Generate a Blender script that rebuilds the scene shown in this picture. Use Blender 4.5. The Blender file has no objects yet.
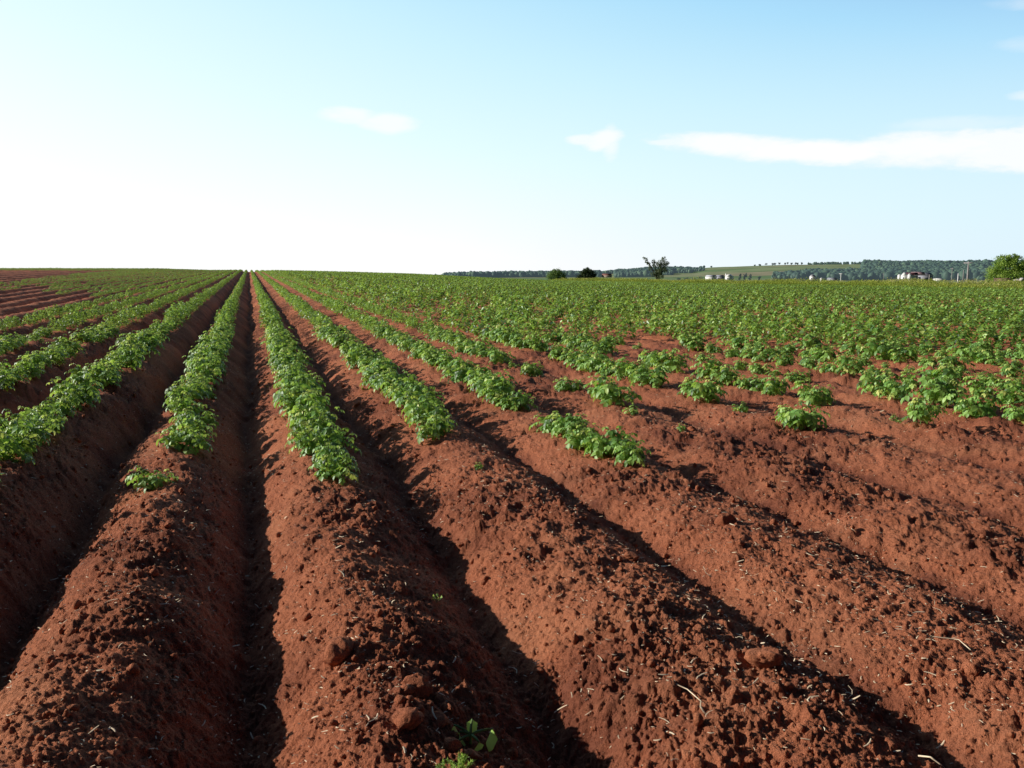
import bpy, math, random
import numpy as np

R = math.radians
rng = np.random.default_rng(11)
random.seed(5)
SC = bpy.context.scene
COL = SC.collection
EYE = 1.48            # camera height above the furrow floor
YAW = 17.0            # view direction, degrees clockwise of the rows (+Y)
SUN_AZ, SUN_EL = -66.0, 21.0

# ------------------------------------------------------------------ noise
def _hash(ix, iy, seed):
    h = (ix.astype(np.int64) * 374761393 + iy.astype(np.int64) * 668265263 + seed * 974711) & 0xffffffff
    h = ((h ^ (h >> 13)) * 1274126177) & 0xffffffff
    h = h ^ (h >> 16)
    return (h & 0xffffff) / float(0x1000000)

def vnoise(x, y, seed=0):
    ix = np.floor(x); iy = np.floor(y)
    fx = x - ix; fy = y - iy
    fx = fx * fx * fx * (fx * (fx * 6 - 15) + 10); fy = fy * fy * fy * (fy * (fy * 6 - 15) + 10)
    a = _hash(ix, iy, seed); b = _hash(ix + 1, iy, seed)
    c = _hash(ix, iy + 1, seed); d = _hash(ix + 1, iy + 1, seed)
    return (a + (b - a) * fx) * (1 - fy) + (c + (d - c) * fx) * fy

def fbm(x, y, seed=0, oct=4, gain=.5):
    s = np.zeros_like(x); a = 1.; t = 0.
    c, sn = math.cos(.6), math.sin(.6)
    for i in range(oct):
        s += a * vnoise(x, y, seed + i * 17); t += a; a *= gain
        x, y = (x * c - y * sn) * 2.03, (x * sn + y * c) * 2.03
    return s / t

def sstep(a, b, v):
    t = np.clip((v - a) / (b - a), 0, 1)
    return t * t * (3 - 2 * t)

def clods(x, y, cell, prob, seed, rmin=.22, rmax=.62):
    gx = x / cell; gy = y / cell
    ix = np.floor(gx); iy = np.floor(gy)
    best = np.zeros_like(x)
    for dx in (-1, 0, 1):
        for dy in (-1, 0, 1):
            cx = ix + dx; cy = iy + dy
            p = _hash(cx, cy, seed)
            px = cx + _hash(cx, cy, seed + 1); py = cy + _hash(cx, cy, seed + 2)
            rr = rmin + (rmax - rmin) * _hash(cx, cy, seed + 3) ** 1.6
            ex = 1 + .7 * (_hash(cx, cy, seed + 4) - .5)
            d2 = ((gx - px) * ex) ** 2 + ((gy - py) / ex) ** 2
            v = np.where(p < prob, rr * np.sqrt(np.clip(1 - d2 / rr ** 2, 0, 1)), 0)
            best = np.maximum(best, v)
    return best * cell

# ------------------------------------------------------------------ terrain
T_AZ = np.radians([-180, -110, -54.26, -29.95, -14.0, -5.45, -0.09, 5.59, 10.84, 14.85, 19.55, 22.9, 29.44, 48.0, 66.23, 88.1, 130, 180])
T_SL = np.array([0., 0, .00679, .01282, .01509, .01551, .01324, .01127, .00852, .00469, .00117, 0., -.00172, -.00252, -.0023, -.00114, 0, 0])
_az = np.linspace(-math.pi, math.pi, 2881)
_sl = np.interp(_az, T_AZ, T_SL)
_k = np.hanning(33); _k /= _k.sum()
_sl = np.convolve(np.pad(_sl, 16, mode='edge'), _k, 'valid')
S_AZ = np.radians([-180, -14, 3.0, 12.4, 19, 22.9, 25.6, 28.9, 29.9, 31, 32.3, 34.6, 38.9, 42, 45, 48, 90, 180])
S_PX = np.array([-7., -7, -6, -1, 1, 2, 4, 6.5, 8.2, 8.8, 9.4, 10.4, 10.8, 10.0, 9.8, 9.6, 9, -7])  # skyline, 1/852 rad above the eye's level

def base_z(x, y):
    r = np.hypot(x, y); az = np.arctan2(x, y)
    z1 = r * np.interp(az, _az, _sl) - 9.6e-5 * np.clip(r - 150, 0, 400) ** 2
    e = np.full_like(r, -5.6)
    sky = np.interp(az, S_AZ, S_PX)
    e = e + sstep(850, 1400, r) * 3.2
    t = sstep(1150, 2250, r)
    e = e * (1 - t) + sky * t
    z2 = EYE + e / 852. * np.minimum(r, 2300) - np.clip(r - 2400, 0, 9999) * .012
    z2 = z2 + (fbm(x / 160., y / 160., 77, 3) - .5) * 3 * sstep(900, 1500, r)
    w = sstep(215, 420, r)
    return z1 * (1 - w) + z2 * w

RIDGE = .285
KX = np.array([.39 - .87 * 80, .39, 3.19, 4.26, 4.26 + .965 * 96]); KJ = np.array([-80., 0, 3, 4, 100])
def row_x(j): return float(np.interp(j, KJ, KX))

def row_phase(x):
    t = np.interp(x, KX, KJ)
    j = np.floor(t + .5)
    return (t - j) * 2, j          # -1..1 across one ridge, 0 on the crest

def soil(x, y, fine=True):
    """height above the terrain, roughness mask, mask of moisture and painted shade"""
    r = np.hypot(x, y)
    wob = (fbm(x * .8 + 3, y * .5, 5, 4) - .5) * .17
    s, j = row_phase(x + wob)
    a = np.abs(s)
    hgt = np.interp(x, [-8, -1, .3, 1.2, 2.2, 3.2, 5, 9], [.33, .34, .285, .16, .11, .09, .085, .10]) * (1 + .16 * (_hash(j, j * 0, 9) - .5))
    prof = 1 - a ** (2.05 + .35 * sstep(0, 1.5, x))
    prof = .5 * (prof + .09 + np.sqrt((prof - .09) ** 2 + .006))
    z = hgt * prof + np.clip(.265 - hgt, 0, 1) * sstep(.3, 1.6, x)
    rough = sstep(.38, .64, fbm(x * 1.2, y * .9, 21, 4) + .04 * sstep(.75, .2, np.abs(s - .18)) - .01)
    rough = np.clip(.38 + .62 * rough * (.45 + .55 * sstep(.95, .55, a)), 0, 1)
    amp = np.clip(1 - r / 190., 0, 1)
    z = z * sstep(200, 130, r) + (fbm(x * 3.2, y * 3.2, 31, 3) - .5) * .075 * amp * (.5 + .8 * rough)
    zone = sstep(69.5, 71, x)
    z = z * (1 - zone)
    damp_shade = np.clip(.62 * rough + .5 * sstep(.7, 1, a), 0, 1)  # moist soil tone, with shade of furrows and rough clods painted in
    if fine:
        m = r < 26
        xx = x[m]; yy = y[m]; ro = rough[m]; rr = r[m]
        ux = xx + (fbm(xx * 38, yy * 38, 3, 2) - .5) * .05; uy = yy + (fbm(xx * 38, yy * 38, 4, 2) - .5) * .05
        d = clods(ux, uy, .17, .2, 100) * .28 * ro
        d = np.maximum(d, clods(ux, uy, .085, .4, 200) * .44 * (.15 + .85 * ro))
        d += clods(ux, uy, .042, .75, 300) * .52 * (.38 + .62 * ro)
        k = rr < 14
        dd = clods(ux[k], uy[k], .021, .85, 400) * .8 * (.6 + .4 * ro[k])
        d[k] += dd
        k = rr < 5.5
        d[k] += clods(xx[k], yy[k], .0105, .85, 500) * .9
        d += (fbm(xx * 16, yy * 16, 41, 4, .6) - .5) * .042 * (.4 + .6 * ro)
        d -= .012 * sstep(.62, .72, fbm(xx * 9, yy * 9, 55, 2)) * ro
        z = z.copy(); z[m] += d * (1 - sstep(20, 26, rr))
    return z, rough, damp_shade

def gz(x, y, fine=True):
    x = np.atleast_1d(np.asarray(x, float)); y = np.atleast_1d(np.asarray(y, float))
    return base_z(x, y) + soil(x, y, fine)[0]

# ------------------------------------------------------------------ helpers
def tag(o, label=None, cat=None, group=None, kind=None):
    if label: o['label'] = label
    if cat: o['category'] = cat
    if group: o['group'] = group
    if kind: o['kind'] = kind
    return o

def empty(name, loc, rz=0., parent=None):
    o = bpy.data.objects.new(name, None); COL.objects.link(o)
    o.empty_display_size = .1
    o.location = loc; o.rotation_euler = (0, 0, rz)
    if parent: o.parent = parent
    return o

def mesh_obj(name, V, Fc, mat, parent=None, smooth=False, tint=None):
    """V (n,3) array; Fc list of (k,m) int arrays (tris and quads)"""
    me = bpy.data.meshes.new(name)
    V = np.asarray(V, dtype=np.float32)
    Fc = [np.asarray(f, dtype=np.int32) for f in Fc if len(f)]
    nl = sum(f.size for f in Fc); nf = sum(len(f) for f in Fc)
    me.vertices.add(len(V)); me.vertices.foreach_set('co', V.ravel())
    me.loops.add(nl); me.polygons.add(nf)
    me.loops.foreach_set('vertex_index', np.concatenate([f.ravel() for f in Fc]))
    tot = np.concatenate([np.full(len(f), f.shape[1], np.int32) for f in Fc])
    st = np.concatenate([[0], np.cumsum(tot)[:-1]]).astype(np.int32)
    me.polygons.foreach_set('loop_start', st)
    if smooth: me.polygons.foreach_set('use_smooth', np.ones(nf, bool))
    if tint is not None:
        at = me.color_attributes.new('tint', 'FLOAT_COLOR', 'POINT')
        c = np.ones((len(V), 4), np.float32)
        t = np.asarray(tint, np.float32)
        if t.ndim == 1: t = t[:, None]
        c[:, :t.shape[1]] = t
        at.data.foreach_set('color', c.ravel())
    me.update(calc_edges=True)
    me.validate()
    if mat: me.materials.append(mat)
    o = bpy.data.objects.new(name, me); COL.objects.link(o)
    if parent: o.parent = parent
    return o

class MB:
    def __init__(s): s.v = []; s.t = []; s.q = []; s.n = 0
    def add(s, v, tris=(), quads=()):
        v = np.asarray(v, float)
        if len(tris): s.t.append(np.asarray(tris, int) + s.n)
        if len(quads): s.q.append(np.asarray(quads, int) + s.n)
        s.v.append(v); s.n += len(v)
    def box(s, c, d, rz=0.):
        sx, sy, sz = d[0] / 2, d[1] / 2, d[2] / 2
        v = np.array([[x, y, z] for z in (-sz, sz) for y in (-sy, sy) for x in (-sx, sx)])
        ca, sa = math.cos(rz), math.sin(rz)
        v = np.c_[v[:, 0] * ca - v[:, 1] * sa, v[:, 0] * sa + v[:, 1] * ca, v[:, 2]] + np.asarray(c, float)
        s.add(v, quads=[(0, 2, 3, 1), (4, 5, 7, 6), (0, 1, 5, 4), (2, 6, 7, 3), (0, 4, 6, 2), (1, 3, 7, 5)])
    def tube(s, pts, rad, n=6):
        pts = np.asarray(pts, float); rad = np.asarray(rad, float)
        tg = np.gradient(pts, axis=0); tg /= np.linalg.norm(tg, axis=1)[:, None] + 1e-9
        ref = np.array([0, 0, 1.]) if abs(tg[0][2]) < .9 else np.array([1., 0, 0])
        a = np.cross(tg, ref); a /= np.linalg.norm(a, axis=1)[:, None] + 1e-9
        b = np.cross(tg, a)
        th = np.arange(n) * 2 * math.pi / n
        ring = (a[:, None, :] * np.cos(th)[None, :, None] + b[:, None, :] * np.sin(th)[None, :, None]) * rad[:, None, None] + pts[:, None, :]
        v = ring.reshape(-1, 3); q = []
        for i in range(len(pts) - 1):
            for k in range(n):
                k2 = (k + 1) % n
                q.append((i * n + k, i * n + k2, (i + 1) * n + k2, (i + 1) * n + k))
        m = len(v); v = np.vstack([v, pts[-1]])
        t = [((len(pts) - 1) * n + k, (len(pts) - 1) * n + (k + 1) % n, m) for k in range(n)]
        s.add(v, t, q)
    def gable(s, c, w, d, h, over=.3):
        """gable roof prism, ridge along local y (depth)"""
        x, y, z = c; w2 = w / 2 + over; d2 = d / 2 + over
        v = [(x - w2, y - d2, z), (x + w2, y - d2, z), (x, y - d2, z + h), (x - w2, y + d2, z), (x + w2, y + d2, z), (x, y + d2, z + h)]
        s.add(v, [(0, 1, 2), (3, 5, 4)], [(0, 2, 5, 3), (1, 4, 5, 2), (0, 3, 4, 1)])
    def roof_x(s, c, w, d, h, over=.3):
        """gable roof, ridge along local x"""
        x, y, z = c; w2 = w / 2 + over; d2 = d / 2 + over
        v = [(x - w2, y - d2, z), (x - w2, y + d2, z), (x - w2, y, z + h), (x + w2, y - d2, z), (x + w2, y + d2, z), (x + w2, y, z + h)]
        s.add(v, [(0, 2, 1), (3, 4, 5)], [(0, 3, 5, 2), (1, 2, 5, 4), (0, 1, 4, 3)])
    def build(s, name, mat, parent=None, smooth=False, tint=None):
        return mesh_obj(name, np.vstack(s.v), [np.vstack(s.t) if s.t else [], np.vstack(s.q) if s.q else []], mat, parent, smooth, tint)

# ------------------------------------------------------------------ materials
def new_mat(name):
    m = bpy.data.materials.new(name); m.use_nodes = True
    nt = m.node_tree; nt.nodes.clear()
    return m, nt, nt.nodes, nt.links

def N(nt, typ, **kw):
    n = nt.nodes.new(typ)
    for k, v in kw.items():
        if k in n.inputs: n.inputs[k].default_value = v
        else: setattr(n, k, v)
    return n

def ramp(nt, stops, fac=None):
    n = nt.nodes.new('ShaderNodeValToRGB')
    e = n.color_ramp.elements
    while len(e) < len(stops): e.new(.5)
    for k, (p, c) in enumerate(stops):
        e[k].position = p; e[k].color = (*c, 1) if len(c) == 3 else c
    if fac is not None: nt.links.new(fac, n.inputs[0])
    return n

def mixc(nt, fac, a, b, mode='MIX'):
    n = nt.nodes.new('ShaderNodeMix'); n.data_type = 'RGBA'; n.blend_type = mode
    for sock, v in ((n.inputs[0], fac), (n.inputs[6], a), (n.inputs[7], b)):
        if hasattr(v, 'links'): nt.links.new(v, sock)
        elif isinstance(v, tuple): sock.default_value = (*v, 1)
        else: sock.default_value = v
    return n.outputs[2]

def math_(nt, op, a, b=None, clamp=False):
    n = nt.nodes.new('ShaderNodeMath'); n.operation = op; n.use_clamp = clamp
    for i, v in enumerate((a, b)):
        if v is None: continue
        if hasattr(v, 'links'): nt.links.new(v, n.inputs[i])
        else: n.inputs[i].default_value = v
    return n.outputs[0]

def simple_mat(name, col, rough=.8, var=.25, scale=5., spec=.3):
    m, nt, ns, lk = new_mat(name)
    tc = N(nt, 'ShaderNodeTexCoord')
    nz = N(nt, 'ShaderNodeTexNoise', Scale=scale, Detail=4.)
    lk.new(tc.outputs['Object'], nz.inputs['Vector'])
    rp = ramp(nt, [(.3, tuple(c * (1 - var) for c in col)), (.7, tuple(min(1, c * (1 + var)) for c in col))], nz.outputs[0])
    b = N(nt, 'ShaderNodeBsdfPrincipled', Roughness=rough); b.inputs['Specular IOR Level'].default_value = spec
    lk.new(rp.outputs[0], b.inputs['Base Color'])
    o = N(nt, 'ShaderNodeOutputMaterial'); lk.new(b.outputs[0], o.inputs[0])
    return m

def soil_mat(name='red_soil', clod=False):
    m, nt, ns, lk = new_mat(name)
    geo = N(nt, 'ShaderNodeNewGeometry')
    pos = geo.outputs['Position']
    if clod:
        damp_shade = .22
    else:
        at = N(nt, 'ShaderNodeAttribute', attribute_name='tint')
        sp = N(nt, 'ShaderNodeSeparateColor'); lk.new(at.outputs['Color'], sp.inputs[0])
        damp_shade = sp.outputs[0]  # moisture and painted shade stored on the ground mesh
    n1 = N(nt, 'ShaderNodeTexNoise', Scale=2.2, Detail=8., Roughness=.62); lk.new(pos, n1.inputs['Vector'])
    n2 = N(nt, 'ShaderNodeTexNoise', Scale=55., Detail=5., Roughness=.7); lk.new(pos, n2.inputs['Vector'])
    n3 = N(nt, 'ShaderNodeTexNoise', Scale=260., Detail=3., Roughness=.7); lk.new(pos, n3.inputs['Vector'])
    a = math_(nt, 'MULTIPLY', damp_shade, .62)
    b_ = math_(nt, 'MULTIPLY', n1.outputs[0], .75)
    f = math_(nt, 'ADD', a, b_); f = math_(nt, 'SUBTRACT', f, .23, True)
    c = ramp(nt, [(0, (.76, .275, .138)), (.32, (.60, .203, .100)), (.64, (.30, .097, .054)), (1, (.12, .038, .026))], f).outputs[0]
    v = ramp(nt, [(.32, (.55, .52, .52)), (.50, (1, 1, 1)), (.78, (1.0, 1.0, 1.0))], n2.outputs[0]).outputs[0]
    c = mixc(nt, 1., c, v, 'MULTIPLY')
    v3 = ramp(nt, [(.32, (.55, .53, .53)), (.5, (1, 1, 1))], n3.outputs[0]).outputs[0]
    c = mixc(nt, 1., c, v3, 'MULTIPLY')
    n4 = N(nt, 'ShaderNodeTexNoise', Scale=1.1, Detail=6., Roughness=.7, Distortion=.6); lk.new(pos, n4.inputs['Vector'])
    c = mixc(nt, ramp(nt, [(.50, (0, 0, 0)), (.68, (.5, .5, .5))], n4.outputs[0]).outputs[0], c, (.74, .30, .15))
    # pale mineral and chaff grains
    vo = N(nt, 'ShaderNodeTexVoronoi', Scale=95.); lk.new(pos, vo.inputs['Vector'])
    g = ramp(nt, [(.10, (1, 1, 1)), (.16, (0, 0, 0))], vo.outputs['Distance'])
    sc = N(nt, 'ShaderNodeSeparateColor'); lk.new(vo.outputs['Color'], sc.inputs[0])
    pick = math_(nt, 'GREATER_THAN', sc.outputs[0], .88)
    gf = math_(nt, 'MULTIPLY', g.outputs[0], pick)
    c = mixc(nt, math_(nt, 'MULTIPLY', gf, .7), c, (.52, .30, .19))
    if not clod:
        # grassy margin beyond the last row, soil before it
        zone = sp.outputs[1]
        ng = N(nt, 'ShaderNodeTexNoise', Scale=.6, Detail=5.); lk.new(pos, ng.inputs['Vector'])
        gc = ramp(nt, [(.3, (.06, .10, .015)), (.7, (.16, .19, .04))], ng.outputs[0]).outputs[0]
        c = mixc(nt, zone, c, gc)
    b = N(nt, 'ShaderNodeBsdfPrincipled', Roughness=.93)
    b.inputs['Specular IOR Level'].default_value = .12
    lk.new(c, b.inputs['Base Color'])
    hsum = math_(nt, 'ADD', math_(nt, 'MULTIPLY', n2.outputs[0], 1.0), math_(nt, 'MULTIPLY', n3.outputs[0], .35))
    bp = N(nt, 'ShaderNodeBump', Strength=1., Distance=.026); lk.new(hsum, bp.inputs['Height'])
    lk.new(bp.outputs[0], b.inputs['Normal'])
    o = N(nt, 'ShaderNodeOutputMaterial'); lk.new(b.outputs[0], o.inputs[0])
    return m

def leaf_mat(name, stops, rough=.42, trans=.30, spec=.45, tcol=(.30, .48, .04)):
    m, nt, ns, lk = new_mat(name)
    at = N(nt, 'ShaderNodeAttribute', attribute_name='tint')
    sp = N(nt, 'ShaderNodeSeparateColor'); lk.new(at.outputs['Color'], sp.inputs[0])
    c = ramp(nt, stops, sp.outputs[0]).outputs[0]
    geo = N(nt, 'ShaderNodeNewGeometry')
    nz = N(nt, 'ShaderNodeTexNoise', Scale=60., Detail=2.); lk.new(geo.outputs['Position'], nz.inputs['Vector'])
    v = ramp(nt, [(.3, (.82, .82, .82)), (.7, (1, 1, 1))], nz.outputs[0]).outputs[0]
    c = mixc(nt, 1., c, v, 'MULTIPLY')
    b = N(nt, 'ShaderNodeBsdfPrincipled', Roughness=rough); b.inputs['Specular IOR Level'].default_value = spec
    lk.new(c, b.inputs['Base Color'])
    tr = N(nt, 'ShaderNodeBsdfTranslucent')
    lk.new(mixc(nt, .5, c, tcol), tr.inputs[0])
    mx = N(nt, 'ShaderNodeMixShader'); mx.inputs[0].default_value = trans
    lk.new(b.outputs[0], mx.inputs[1]); lk.new(tr.outputs[0], mx.inputs[2])
    o = N(nt, 'ShaderNodeOutputMaterial'); lk.new(mx.outputs[0], o.inputs[0])
    return m

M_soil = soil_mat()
M_clod = soil_mat('red_clod_soil', True)
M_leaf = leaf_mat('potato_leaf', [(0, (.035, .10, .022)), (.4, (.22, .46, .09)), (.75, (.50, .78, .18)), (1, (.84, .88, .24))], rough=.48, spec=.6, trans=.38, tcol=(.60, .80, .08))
M_leaf_far = leaf_mat('potato_leaf_far', [(0, (.03, .085, .018)), (.4, (.23, .46, .085)), (.75, (.50, .77, .17)), (1, (.80, .86, .24))], rough=.42, spec=.8, trans=.38, tcol=(.58, .78, .08))
M_stem = simple_mat('green_stem', (.13, .20, .05), .6, .3, 20)
M_weed = leaf_mat('margin_weeds', [(0, (.12, .24, .04)), (.45, (.33, .45, .06)), (.8, (.56, .62, .11)), (1, (.80, .72, .32))], rough=.7, spec=.2, trans=.4, tcol=(.75, .75, .12))
M_straw = simple_mat('pale_straw', (.80, .58, .38), .6, .35, 30)
M_straw_b = simple_mat('bleached_straw', (.88, .68, .46), .55, .2, 30)

# ------------------------------------------------------------------ world, sun, camera
def build_world():
    w = bpy.data.worlds.new('World'); SC.world = w; w.use_nodes = True
    nt = w.node_tree; nt.nodes.clear(); lk = nt.links
    sky = nt.nodes.new('ShaderNodeTexSky'); sky.sky_type = 'NISHITA'; sky.sun_disc = False
    sky.sun_elevation = R(SUN_EL); sky.sun_rotation = R(SUN_AZ); sky.dust_density = 2.0
    tc = N(nt, 'ShaderNodeTexCoord')
    sp = N(nt, 'ShaderNodeSeparateXYZ'); lk.new(tc.outputs['Generated'], sp.inputs[0])
    X, Y, Z = sp.outputs
    el = math_(nt, 'MULTIPLY', math_(nt, 'ARCSINE', Z), 57.2958)
    # azimuth from the middle of the bright quarter of the sky, wrapped opposite it
    c0, s0 = math.cos(R(-14)), math.sin(R(-14))
    fx = math_(nt, 'ADD', math_(nt, 'MULTIPLY', X, s0), math_(nt, 'MULTIPLY', Y, c0))
    rx = math_(nt, 'SUBTRACT', math_(nt, 'MULTIPLY', X, c0), math_(nt, 'MULTIPLY', Y, s0))
    az = math_(nt, 'MULTIPLY', math_(nt, 'ARCTAN2', rx, fx), 57.2958)      # 0 at the left edge, +61 at the right
    d = math_(nt, 'MAXIMUM', math_(nt, 'DIVIDE', az, 61.), math_(nt, 'DIVIDE', math_(nt, 'SUBTRACT', -18., az), 36.))
    d = math_(nt, 'MAXIMUM', d, 0.); dark = math_(nt, 'MINIMUM', math_(nt, 'MAXIMUM', math_(nt, 'SUBTRACT', d, 1.18), 0.), 1.); d = math_(nt, 'MINIMUM', d, 1.6)
    E = math_(nt, 'MAXIMUM', math_(nt, 'DIVIDE', el, 17.), 0.)
    q = math_(nt, 'ADD', math_(nt, 'MULTIPLY', E, .43), math_(nt, 'MULTIPLY', d, math_(nt, 'ADD', math_(nt, 'MULTIPLY', math_(nt, 'MINIMUM', E, 1.2), .33), .24)))
    q = math_(nt, 'ADD', q, math_(nt, 'MULTIPLY', dark, 4.))  # unseen sky beside and behind the view, dimmed to deepen ground shadows
    q = math_(nt, 'DIVIDE', q, 3.)
    cr = ramp(nt, [(0, (1, 1, 1)), (.055, (1, 1, 1)), (.13, (.78, .985, 1.0)), (.20, (.60, .88, 1.)), (.275, (.41, .73, .97)),
                   (.36, (.27, .50, .82)), (.45, (.075, .14, .28)), (.56, (.022, .045, .10)), (1, (.012, .026, .06))], math_(nt, 'MINIMUM', q, 1.))
    c = cr.outputs[0]
    # lavender paleness low on the right
    low = ramp(nt, [(0, (1, 1, 1)), (.45, (0, 0, 0))], math_(nt, 'MULTIPLY', E, .5)).outputs[0]
    dd = ramp(nt, [(.45, (0, 0, 0)), (1, (1, 1, 1))], d).outputs[0]
    lf = math_(nt, 'MULTIPLY', math_(nt, 'MULTIPLY', math_(nt, 'MULTIPLY', low, dd), .75), math_(nt, 'SUBTRACT', 1., math_(nt, 'MULTIPLY', dark, 3.), True), True)
    c = mixc(nt, lf, c, (.69, .86, .98))
    # thin clouds: soft noisy patches at fixed bearings
    nz = N(nt, 'ShaderNodeTexNoise', Scale=9., Detail=7., Roughness=.6)
    mp = N(nt, 'ShaderNodeMapping'); mp.inputs['Scale'].default_value = (1, 1, 3.2)
    lk.new(tc.outputs['Generated'], mp.inputs[0]); lk.new(mp.outputs[0], nz.inputs['Vector'])
    nb = math_(nt, 'SUBTRACT', nz.outputs[0], .5)
    nz2 = N(nt, 'ShaderNodeTexNoise', Scale=34., Detail=6., Roughness=.6); lk.new(mp.outputs[0], nz2.inputs['Vector'])
    nb2 = math_(nt, 'SUBTRACT', nz2.outputs[0], .5)
    azn = math_(nt, 'SUBTRACT', az, 14.)            # back to compass bearing from the rows
    cov = None
    # bearing, elevation, half width, half height, tilt (deg el per deg az), opacity, softness
    for (a0, e0, wa, we, tl, op, sf) in [
            (6.4, 10.15, 1.9, .50, -.02, .72, .9), (8.9, 9.75, 1.8, .62, .0, .75, .9),
            (22.9, 8.7, 1.15, .62, .15, .85, .85), (22.0, 8.75, 1.3, .33, 0, .7, .8), (23.4, 8.5, .55, .95, 0, .65, 1.),
            (31.0, 8.25, 4.6, .66, -.085, .92, .85), (36.0, 7.65, 5.5, .74, -.07, .97, .8), (43.0, 7.4, 5.5, 1.0, -.02, .93, .95),
            (46.5, 7.1, 5., 1.2, -.10, .85, .6), (27.4, 8.5, 1.6, .25, 0, .6, .6), (44.0, 8.7, 3.2, .45, -.04, .30, 1.), (48., 9.9, 1.6, .30, -.05, .5, 1.),
            (48., 14.6, 2.6, .35, -.1, .3, 1.), (47.2, 12.6, 1.6, .4, -.1, .25, 1.), (52, 7.5, 5, 1.3, -.1, .8, .8)]:
        du = math_(nt, 'SUBTRACT', azn, a0)
        dv = math_(nt, 'SUBTRACT', math_(nt, 'SUBTRACT', el, e0), math_(nt, 'MULTIPLY', du, tl))
        u2 = math_(nt, 'POWER', math_(nt, 'ABSOLUTE', math_(nt, 'DIVIDE', du, wa)), 2.)
        v2 = math_(nt, 'POWER', math_(nt, 'ABSOLUTE', math_(nt, 'DIVIDE', dv, we)), 2.)
        dist = math_(nt, 'ADD', math_(nt, 'ADD', u2, v2), math_(nt, 'ADD', math_(nt, 'MULTIPLY', nb, 2.4), math_(nt, 'MULTIPLY', nb2, 1.6)))
        mr = nt.nodes.new('ShaderNodeMapRange'); mr.interpolation_type = 'SMOOTHSTEP'
        lk.new(dist, mr.inputs[0]); mr.inputs[1].default_value = 1 + sf * .8; mr.inputs[2].default_value = 1 - sf
        mr.inputs[3].default_value = 0; mr.inputs[4].default_value = op
        cov = mr.outputs[0] if cov is None else math_(nt, 'MAXIMUM', cov, mr.outputs[0])
    c = mixc(nt, cov, c, (1.0, 1.0, 1.0))
    # ground half of the sphere is dull earth (only seen by bounced light)
    below = math_(nt, 'LESS_THAN', Z, -.03)
    c = mixc(nt, below, c, (.10, .05, .03))
    b1 = N(nt, 'ShaderNodeBackground'); lk.new(sky.outputs[0], b1.inputs[0]); b1.inputs[1].default_value = .05
    b2 = N(nt, 'ShaderNodeBackground'); lk.new(c, b2.inputs[0]); b2.inputs[1].default_value = 1.04
    mx = N(nt, 'ShaderNodeMixShader'); mx.inputs[0].default_value = .97
    lk.new(b1.outputs[0], mx.inputs[1]); lk.new(b2.outputs[0], mx.inputs[2])
    o = N(nt, 'ShaderNodeOutputWorld'); lk.new(mx.outputs[0], o.inputs[0])
build_world()

sd = bpy.data.lights.new('sun', 'SUN'); sd.energy = 5.0; sd.angle = R(.53); sd.color = (1, .95, .87)
so = bpy.data.objects.new('sun', sd); COL.objects.link(so)
so.rotation_euler = (R(90 - SUN_EL), 0, R(180 - SUN_AZ) )
SUNV = np.array([math.sin(R(SUN_AZ)) * math.cos(R(SUN_EL)), math.cos(R(SUN_AZ)) * math.cos(R(SUN_EL)), math.sin(R(SUN_EL))])
import mathutils
so.rotation_euler = mathutils.Vector(SUNV).to_track_quat('Z', 'Y').to_euler()

cd = bpy.data.cameras.new('camera'); cam = bpy.data.objects.new('camera', cd); COL.objects.link(cam)
cd.sensor_width = 36; cd.lens = 36 * 852 / 1024.; cd.clip_start = .05; cd.clip_end = 9000
cam.location = (0, 0, EYE); cam.rotation_euler = (R(90 - 7.22), 0, R(-YAW))
SC.camera = cam
SC.view_settings.view_transform = 'Standard'; SC.view_settings.look = 'None'
SC.view_settings.exposure = 0; SC.view_settings.gamma = 1
SC.cycles.max_bounces = 6; SC.cycles.transparent_max_bounces = 4

# ------------------------------------------------------------------ ground sheet of the field
def ring_sheet(name, radii, azs, mat, fine, smooth=True):
    nr, na = len(radii), len(azs)
    A, RR = np.meshgrid(azs, radii)
    x = (RR * np.sin(A)).ravel(); y = (RR * np.cos(A)).ravel()
    if fine:
        s, rough, damp_shade = soil(x, y)
        z = base_z(x, y) + s
        z = z - .25 * sstep(255, 275, RR.ravel())
        tint = np.c_[damp_shade, sstep(66, 70.5, x) + sstep(215, 240, np.hypot(x, y)) * sstep(-20, 20, x), rough]
    else:
        z = base_z(x, y); tint = None
    i = np.arange(nr - 1)[:, None] * na + np.arange(na)[None, :]
    i2 = np.arange(nr - 1)[:, None] * na + (np.arange(na)[None, :] + 1) % na
    q = np.stack([i, i2, i2 + na, i + na], -1).reshape(-1, 4)[:, ::-1]
    return mesh_obj(name, np.c_[x, y, z], [q], mat, None, smooth, tint)

rad = [.25]
while rad[-1] < 275:
    r_ = rad[-1]
    k = 1 / 1150.
    dr = r_ * r_ * k if r_ > 1.5 else .012
    cap = .11 if r_ < 34 else (.25 if r_ < 90 else (.7 if r_ < 160 else 3.))
    rad.append(r_ + min(max(dr, .0042), cap))
y0 = R(YAW)
core = np.arange(-41, 41, .092)
outer = np.concatenate([np.arange(41, 60, .25), np.arange(60, 300, 1.5), np.arange(300, 318.9, .25)])
azs = y0 + np.radians(np.concatenate([core, outer]))
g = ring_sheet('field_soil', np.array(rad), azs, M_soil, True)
tag(g, kind='structure')

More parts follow.
